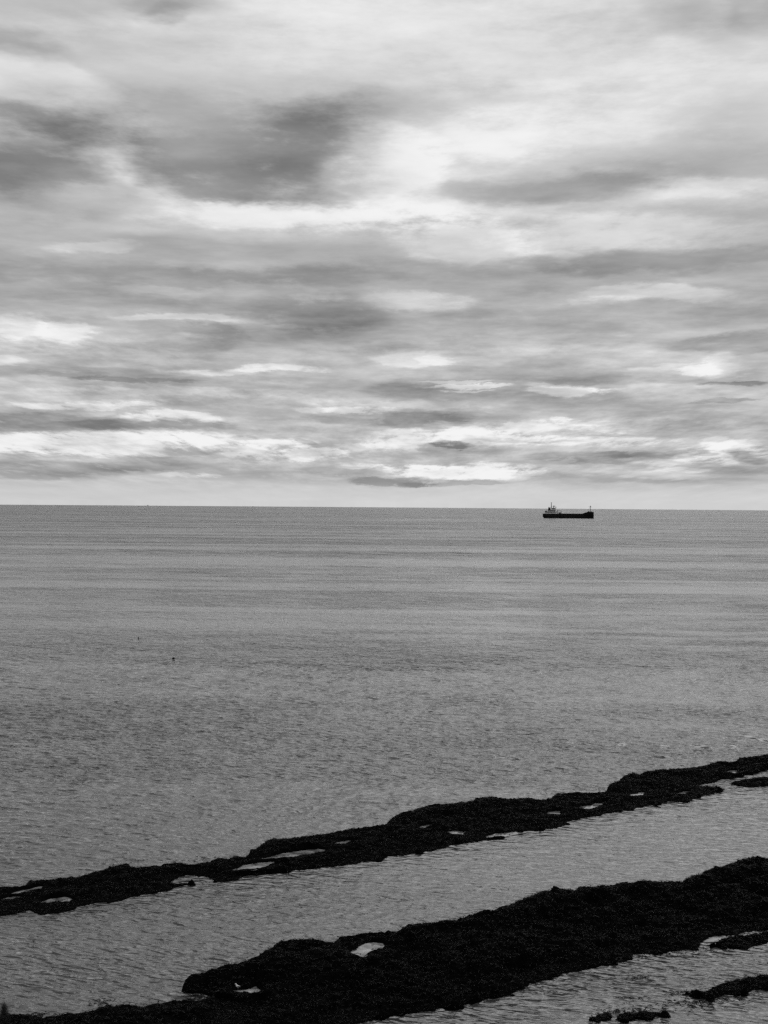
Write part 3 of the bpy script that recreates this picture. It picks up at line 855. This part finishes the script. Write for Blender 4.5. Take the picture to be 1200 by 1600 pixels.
# weed floating loose round the low rocks and along the reef edges
def floating_weed(spots, n, seed):
    r = np.random.default_rng(seed)
    V_, F_ = [], []
    for (x, y, rx, ry, k) in spots:
        for _ in range(k):
            p = at(x + r.normal(0, rx), y + r.normal(0, ry), 0.015)
            a = r.uniform(-.9, .3); ln_ = r.uniform(.10, .40); wd = r.uniform(.04, .12)
            c, s = math.cos(a), math.sin(a)
            b = len(V_)
            for (lx, ly, lz) in ((-.5, -.3, 0), (0, -.5, .03), (.5, -.2, .0), (.45, .3, .01), (-.05, .5, .05), (-.5, .25, .0)):
                V_.append((p.x + lx * ln_ * c - ly * wd * s, p.y + lx * ln_ * s + ly * wd * c, p.z + lz))
            F_ += [(b, b + 1, b + 4, b + 5), (b + 1, b + 2, b + 3, b + 4)]
    return fastmesh('floating_seaweed', np.array(V_), np.array(F_), M_FROND, None, smooth=False)
fw = floating_weed([(1005, 1578, 40, 5, 60), (1070, 1570, 32, 4, 70), (1095, 1566, 18, 3, 50), (1000, 1528, 10, 1.5, 25), (985, 1559, 14, 1.5, 25), (1130, 1560, 30, 4, 50),
                    (960, 1581, 14, 2, 30), (1060, 1552, 12, 2, 30), (1180, 1545, 20, 5, 40), (1030, 1492, 40, 4, 60), (1090, 1486, 14, 3, 30), (820, 1548, 20, 3, 30)], 0, 5)
tag(fw, 'loose scraps of dark weed floating in the shallows at lower right', 'seaweed', None, 'stuff')
fw2 = floating_weed([(55, 1586, 22, 2, 60), (160, 1566, 12, 3, 30), (240, 1345, 40, 2, 40), (330, 1342, 35, 2, 40), (930, 1233, 35, 1.5, 60), (860, 1240, 30, 1.5, 30), (60, 1392, 20, 2, 20), (310, 1558, 8, 2, 30)], 0, 9)
tag(fw2, 'loose scraps of dark weed afloat along the upper rims of the two long reefs', 'seaweed', None, 'stuff')

# ------------------------------------------------------------------ cargo ship
M_HULL = plain('hull_paint', 0.005, 0.6, 0.1, 0.3, 0.15)
M_BAND = plain('hull_rail_paint', 0.03, 0.5, 0.3, 0.3, 0.2)
M_WHITE = plain('ship_white_paint', 0.60, 0.5, 0.4, 0.12, 0.3)
M_GREY = plain('ship_grey_paint', 0.10, 0.5, 0.4, 0.2, 0.3)
M_DARK = plain('ship_dark_steel', 0.007, 0.6, 0.1, 0.3, 0.4)
M_GLASS = plain('ship_window_glass', 0.01, 0.1, 0.5, 0.1, 1.0)


def sea_point(px, py):
    d = ray(px, py)
    r = 3000.0
    for _ in range(40):
        k = (sea_z(r) - CAM_H) / d.z
        r = math.hypot(d.x * k, d.y * k)
    return Vector((d.x * k, d.y * k, sea_z(r)))


pa, pb = sea_point(849, 809.7), sea_point(928, 810.1)
pm = sea_point(888, 809.9)
LEN = 79.0 * math.hypot(pm.x, pm.y) / FPX
S = LEN / 79.0                                    # metres per photo pixel at the ship
ship = empty('cargo_ship', pm, -math.atan2(pm.x, pm.y) + R(0))
tag(ship, 'black coaster cargo ship with its deckhouse aft, lying on the horizon', 'ship')
# hull: stations from stern to bow (u in px from stern, half breadth m, keel line z, sheer z)
HB = 8.0
def deck_z(u):
    if u < 60: return 7.0 * S + .12 * S * max(0, (8 - u) / 8)
    if u < 68: return 7.0 * S + (u - 60) / 8 * 3.0 * S
    return (10.0 + .7 * math.sin((u - 68) / 11 * math.pi) * .6) * S
stations = [0, 1.2, 2.6, 4, 6, 10, 18, 28, 38, 48, 56, 60, 62, 64, 66, 68, 70, 72, 74, 76, 77.5, 78.6]
bm = bmesh.new(); rings_ = []
for u in stations:
    fb = min(1.0, (0.80 + 0.2 * min(1, u / 6)))
    bow = 1.0 if u < 62 else max(0.06, 1 - ((u - 62) / 17) ** 2.2)
    hb = HB * fb * bow
    hbw = HB * (0.55 + .45 * min(1, u / 7)) * (1.0 if u < 58 else max(.03, 1 - ((u - 58) / 20.6) ** 1.9))
    kz = -3.0 if u > 3.9 else (-3.0 + (4 - u) / 4 * (2.3 * S + 3.0))
    dz = deck_z(u)
    prof = [(0, kz), (hbw * .8, kz), (hbw, max(kz + .6, min(-1.0, dz))), (hbw * .7 + hb * .3, max(kz + 1.0, 1.0)), (hb, max(kz + 1.6, dz * .55)), (hb, dz), (hb - .35, dz), (hb - .35, dz - 1.1), (0, dz - 1.0)]
    x = (u - 39.5) * S
    if u > 77: x += 0
    ring = [bm.verts.new((x, -max(y, 0), z)) for y, z in prof] + [bm.verts.new((x, max(y, 0), z)) for y, z in prof[-2:0:-1]]
    rings_.append(ring)
for a_, b_ in zip(rings_, rings_[1:]):
    n_ = len(a_)
    for k in range(n_):
        bm.faces.new((a_[k], a_[(k + 1) % n_], b_[(k + 1) % n_], b_[k]))
bm.faces.new(rings_[0]); bm.faces.new(rings_[-1][::-1])
link_bm('hull', bm, M_HULL, ship)


def sx_(u): return (u - 39.5) * S
def spart(name, mat, boxes, parent=ship):
    bm = bmesh.new()
    for (u0, u1, y0, y1, z0, z1) in boxes:
        box(bm, sx_(u0), sx_(u1), y0, y1, z0 * S, z1 * S)
    return link_bm(name, bm, mat, parent)


# rubbing strake along the side, hatch coaming and covers
spart('rubbing_strake', M_BAND, [(4, 60, -HB - .12, -HB + .05, 3.6, 3.95), (60, 66, -HB - .08, -HB + .3, 3.6, 3.95)])
spart('rubbing_strake', M_BAND, [(4, 60, HB - .05, HB + .12, 3.6, 3.95)])
spart('hatch_coaming', M_DARK, [(27, 61, -6.2, 6.2, 6.0, 7.1)])
for i in range(6):
    u0 = 27.4 + i * 5.6
    spart('hatch_cover', M_DARK, [(u0, u0 + 5.2, -6.35, 6.35, 7.12, 7.40)])
# aft house in tiers
dh = spart('deckhouse', M_WHITE, [(4.5, 21.0, -6.6, 6.6, 6.0, 9.3)])
for i in range(6):
    u0 = 6.0 + i * 2.4
    for sgn in (-1, 1):
        y = 6.6 * sgn
        spart('window', M_GLASS, [(u0, u0 + .9, min(y, y + .06 * sgn), max(y, y + .06 * sgn), 7.9, 8.7)], dh)
spart('boat_deck', M_DARK, [(3.2, 22.5, -7.4, 7.4, 9.3, 9.75)])
acc = spart('accommodation', M_WHITE, [(7.8, 19.6, -5.6, 5.6, 9.75, 12.6)])
for i in range(5):
    u0 = 8.8 + i * 2.2
    for sgn in (-1, 1):
        y = 5.6 * sgn
        spart('window', M_GLASS, [(u0, u0 + .9, min(y, y + .06 * sgn), max(y, y + .06 * sgn), 10.9, 11.8)], acc)
spart('bridge_deck', M_DARK, [(7.2, 20.8, -8.2, 8.2, 12.6, 12.95)])
wh = spart('wheelhouse', M_WHITE, [(13.2, 19.8, -5.0, 5.0, 12.95, 15.6)])
for sgn in (-1, 1):
    y = 5.0 * sgn
    for k in range(3):
        u0 = 13.7 + k * 2.0
        spart('window', M_GLASS, [(u0, u0 + 1.6, min(y, y + .06 * sgn), max(y, y + .06 * sgn), 14.1, 15.2)], wh)
for k in range(5):
    spart('window', M_GLASS, [(19.8, 19.86, -4.7 + k * 1.9, -3.1 + k * 1.9, 14.1, 15.2)], wh)
spart('wheelhouse_roof', M_DARK, [(12.6, 20.6, -5.5, 5.5, 15.6, 15.95)])
fn = spart('funnel', M_DARK, [(8.4, 12.0, -2.2, 2.2, 12.95, 16.6)])
spart('funnel_band', M_GREY, [(8.33, 12.07, -2.28, 2.28, 14.3, 15.3)], fn)
bm = bmesh.new()
for yy in (-.9, .9): tube(bm, [(sx_(9.6), yy, 16.5 * S), (sx_(9.4), yy, 17.6 * S)], .45)
link_bm('exhaust_pipe', bm, M_DARK, fn)


def mast(name, u, y, z0, z1, r, arms):
    bm = bmesh.new()
    tube(bm, [(sx_(u), y, z0 * S), (sx_(u), y, z1 * S)], [r, r * .6])
    mo = link_bm(name, bm, M_DARK, ship)
    for (zz_, hw, hx, rr_) in arms:
        bm = bmesh.new()
        tube(bm, [(sx_(u) - hx, y - hw, zz_ * S), (sx_(u) + hx, y + hw, zz_ * S)], rr_)
        link_bm('yard', bm, M_DARK, mo)
    return mo


mast('main_mast', 13.2, 0, 15.9, 24.6, .8, [(23.9, 1.5, 1.2, .22), (21.0, 2.5, .9, .22), (18.6, 2.0, 1.4, .25)])
mast('radar_mast', 16.8, 0, 15.9, 19.8, .8, [(18.2, 2.2, 2.0, .35), (19.4, .8, 1.0, .25)])
mast('antenna_mast', 20.1, 1.5, 15.9, 18.4, .6, [(17.2, .6, .7, .2)])
fm = mast('foremast', 73.3, 0, 10.2, 20.0, .7, [(17.9, 2.2, 2.6, .30), (19.3, .8, .6, .3)])
bm = bmesh.new(); box(bm, sx_(72.6), sx_(74.0), -.8, .8, 18.0 * S, 18.7 * S); link_bm('lamp_platform', bm, M_DARK, fm)
bm = bmesh.new(); tube(bm, [(sx_(73.3), 0, 17.6 * S), (sx_(69.0), 0, 10.6 * S)], .09); link_bm('stay', bm, M_DARK, fm)
# stay and stern gear
bm = bmesh.new(); tube(bm, [(sx_(16.4), 0, 15.9 * S), (sx_(19.0), 0, 19.6 * S)], .35); link_bm('signal_boom', bm, M_DARK, ship)
bm = bmesh.new(); tube(bm, [(sx_(3.4), -3, 6.8 * S), (sx_(5.6), -3, 13.2 * S)], .4); tube(bm, [(sx_(3.4), 3, 6.8 * S), (sx_(5.6), 3, 13.2 * S)], .4)
tube(bm, [(sx_(5.6), -3, 13.2 * S), (sx_(5.6), 3, 13.2 * S)], .3); link_bm('stern_davit', bm, M_DARK, ship)
bm = bmesh.new()
tube(bm, [(sx_(3.0), -5.8, 10.9 * S), (sx_(3.6), -5.8, 10.5 * S), (sx_(6.4), -5.8, 10.5 * S), (sx_(7.0), -5.8, 10.9 * S)], [.5, 1.15, 1.15, .5], 10)
link_bm('lifeboat', bm, M_GREY, ship, True)
# provisions crane ahead of the house
bm = bmesh.new()
tube(bm, [(sx_(22.4), -2, 6.2 * S), (sx_(22.4), -2, 11.3 * S)], [.7, .55]); box(bm, sx_(21.8), sx_(23.2), -2.8, -1.2, 10.6 * S, 11.6 * S)
cr = link_bm('deck_crane', bm, M_DARK, ship)
bm = bmesh.new(); tube(bm, [(sx_(22.0), -2, 11.9 * S), (sx_(29.0), -2, 11.1 * S)], [.55, .4]); box(bm, sx_(27.6), sx_(29.0), -2.6, -1.4, 10.5 * S, 11.3 * S)
link_bm('crane_jib', bm, M_DARK, cr)
spart('deck_store', M_GREY, [(24.2, 28.8, -4.8, 4.8, 6.8, 9.3)])
bm = bmesh.new()
for k in range(15):
    tube(bm, [(sx_(4.0 + k * 1.25), -7.2, 9.7 * S), (sx_(4.0 + k * 1.25), -7.2, 10.5 * S)], .07, 5)
tube(bm, [(sx_(3.6), -7.2, 10.5 * S), (sx_(22.2), -7.2, 10.5 * S)], .09, 5)
link_bm('guard_rail', bm, M_DARK, ship)
spart('windlass', M_DARK, [(69.5, 72.0, -2.4, 2.4, 9.2, 11.2)])
spart('mooring_winch', M_DARK, [(74.5, 76.0, -1.2, 1.2, 9.2, 11.0)])
bm = bmesh.new(); tube(bm, [(sx_(73.5), -HB * .62, 7.0 * S), (sx_(73.7), -HB * .66, 4.6 * S)], [.3, .3]); box(bm, sx_(72.9), sx_(74.4), -HB * .68, -HB * .58, 4.0 * S, 4.7 * S)
link_bm('anchor', bm, M_DARK, ship)

# ------------------------------------------------------------------ far vessel on the skyline
fp = sea_point(231, 790.4)
fs = math.hypot(fp.x, fp.y) / FPX
far = empty('distant_ship', fp, -math.atan2(fp.x, fp.y))
tag(far, 'tiny dark speck of a ship on the skyline at the left', 'ship')
bm = bmesh.new(); k = fs
pts = [(-1.4, 0), (1.3, 0), (1.7, .45), (-1.5, .4)]
lo_ = [bm.verts.new((x * k, -.25 * k, z * k)) for x, z in pts]; hi_ = [bm.verts.new((x * k, .25 * k, z * k)) for x, z in pts]
bm.faces.new(lo_); bm.faces.new(hi_[::-1])
for i in range(4): bm.faces.new((lo_[i], lo_[(i + 1) % 4], hi_[(i + 1) % 4], hi_[i]))
link_bm('hull', bm, M_HULL, far)
bm = bmesh.new(); box(bm, -.7 * k, .5 * k, -.2 * k, .2 * k, .4 * k, 1.2 * k, .08 * k); link_bm('deckhouse', bm, M_GREY, far)
bm = bmesh.new(); tube(bm, [(0, 0, 1.1 * k), (0, 0, 1.8 * k)], .12 * k); link_bm('mast', bm, M_DARK, far)

# ------------------------------------------------------------------ marker buoys
def buoy(px, py, h_px, label):
    p = sea_point(px, py)
    s = math.hypot(p.x, p.y) / FPX * h_px
    o = empty('marker_buoy', p)
    tag(o, label, 'buoy', 'marker buoys on the open water')
    bm = bmesh.new()
    tube(bm, [(0, 0, -.35 * s), (0, 0, -.1 * s), (0, 0, .25 * s), (0, 0, .55 * s), (0, 0, .68 * s)], [.1 * s, .4 * s, .55 * s, .42 * s, .1 * s], 14)
    link_bm('float', bm, M_DARK, o, True)
    bm = bmesh.new(); tube(bm, [(0, 0, .6 * s), (.04 * s, 0, .8 * s)], .07 * s); link_bm('pole', bm, M_DARK, o)
buoy(271, 1030, 4.2, 'larger black buoy floating on the open water left of centre')
buoy(216.5, 997, 1.9, 'smaller dark buoy up and left of the larger one')

# ------------------------------------------------------------------ shore bird at the small pool
M_BIRDW = plain('bird_white', 0.75, 0.7, 0.2, 0.08, 20)
M_BIRDD = plain('bird_dark', 0.05, 0.7, 0.2, 0.2, 20)
M_BILL = plain('bird_bill', 0.22, 0.5, 0.3, 0.1, 20)
bp_ = reef_hit(371.5, 1546.0, NEAR)
gull = empty('shore_bird', bp_, R(15))
tag(gull, 'pale-headed shore bird standing beside the small tide pool', 'bird')
bm = bmesh.new()
tube(bm, [(.17, 0, .14), (.13, 0, .165), (.06, 0, .175), (-.02, 0, .20), (-.07, 0, .245), (-.095, 0, .30), (-.105, 0, .335), (-.125, 0, .355), (-.15, 0, .352), (-.165, 0, .345)],
     [.008, .028, .058, .066, .052, .034, .030, .036, .027, .010], 12)
link_bm('body', bm, M_BIRDW, gull, True)
for sgn in (-1, 1):
    bm = bmesh.new()
    tube(bm, [(-.05, .052 * sgn, .225), (.02, .062 * sgn, .205), (.10, .045 * sgn, .180), (.20, .012 * sgn, .150)], [.012, .034, .026, .005], 8)
    link_bm('wing', bm, M_BIRDD, gull, True)
    bm = bmesh.new()
    tube(bm, [(.0, .028 * sgn, .16), (.012, .030 * sgn, .075), (.0, .030 * sgn, .0)], [.012, .008, .008], 6)
    tube(bm, [(.01, .030 * sgn, .004), (-.05, .030 * sgn, .004)], [.01, .012], 6)
    link_bm('leg', bm, M_BILL, gull)
bm = bmesh.new(); tube(bm, [(-.16, 0, .348), (-.21, 0, .338), (-.222, 0, .330)], [.011, .008, .003], 8); link_bm('beak', bm, M_BILL, gull)

# ------------------------------------------------------------------ cliff edge under the viewer, with one plant stem reaching into the corner
xs, ys = np.meshgrid(np.linspace(-14, 14, 85), np.linspace(-8, 24, 97))
prof = np.where(ys < 2.9, 28.35 - .06 * ys, np.maximum(28.2 - (ys - 2.9) * 2.2, -1.0))
cz = prof + fbm(xs * .9, ys * .9, 4, 3) * np.where(ys < 2.9, .12, .9)
nY, nX = xs.shape
a, b = np.meshgrid(np.arange(nY - 1), np.arange(nX - 1), indexing='ij'); q = a * nX + b
cl = fastmesh('cliff', np.stack((xs, ys, cz), -1).reshape(-1, 3), np.stack((q, q + 1, q + nX + 1, q + nX), -1).reshape(-1, 4), M_EARTH)
tag(cl, 'earth cliff edge under the viewer', None, None, 'structure')
M_STEM = plain('dry_stem', 0.03, 0.8, 0.2, 0.3, 30)
M_SEED = plain('seed_head', 0.02, 0.9, 0.1, 0.4, 60)
tip = Vector((0, 0, CAM_H)) + ray(6, 1596) * 2.1
gi = np.argmin((xs - tip.x - .05) ** 2 + (ys - tip.y + .02) ** 2)
gz = float(cz.reshape(-1)[gi])
pl = empty('dry_plant', (tip.x + .05, tip.y - .02, gz - .02))
tag(pl, 'blurred dark dry plant tip poking into the bottom left corner', 'plant')
top_ = tip - pl.location
bm = bmesh.new()
tube(bm, [(0, 0, 0), (.02, .01, top_.z * .4), (top_.x * .6, top_.y * .6, top_.z * .75), tuple(top_)], [.004, .0035, .003, .0025], 6)
link_bm('stem', bm, M_STEM, pl)
bm = bmesh.new()
for k in range(60):
    a_ = k * 2.4; t_ = (k + .5) / 60
    c_ = top_ + Vector((0, 0, -.028 + t_ * .05))
    rad = .0085 * math.sin(math.pi * (.12 + .8 * t_))
    d_ = Vector((math.cos(a_), math.sin(a_), .6))
    tube(bm, [c_, c_ + d_ * rad], [.003, .0008], 5)
link_bm('seed_head', bm, M_SEED, pl)
for k in range(4):
    bm = bmesh.new(); a_ = k * 1.7 + .4; zb = top_.z * (.1 + .15 * k)
    tube(bm, [(.01, 0, zb), (.01 + .06 * math.cos(a_), .06 * math.sin(a_), zb + .09), (.01 + .12 * math.cos(a_), .12 * math.sin(a_), zb + .08)], [.003, .005, .001], 5)
    link_bm('leaf', bm, M_STEM, pl)
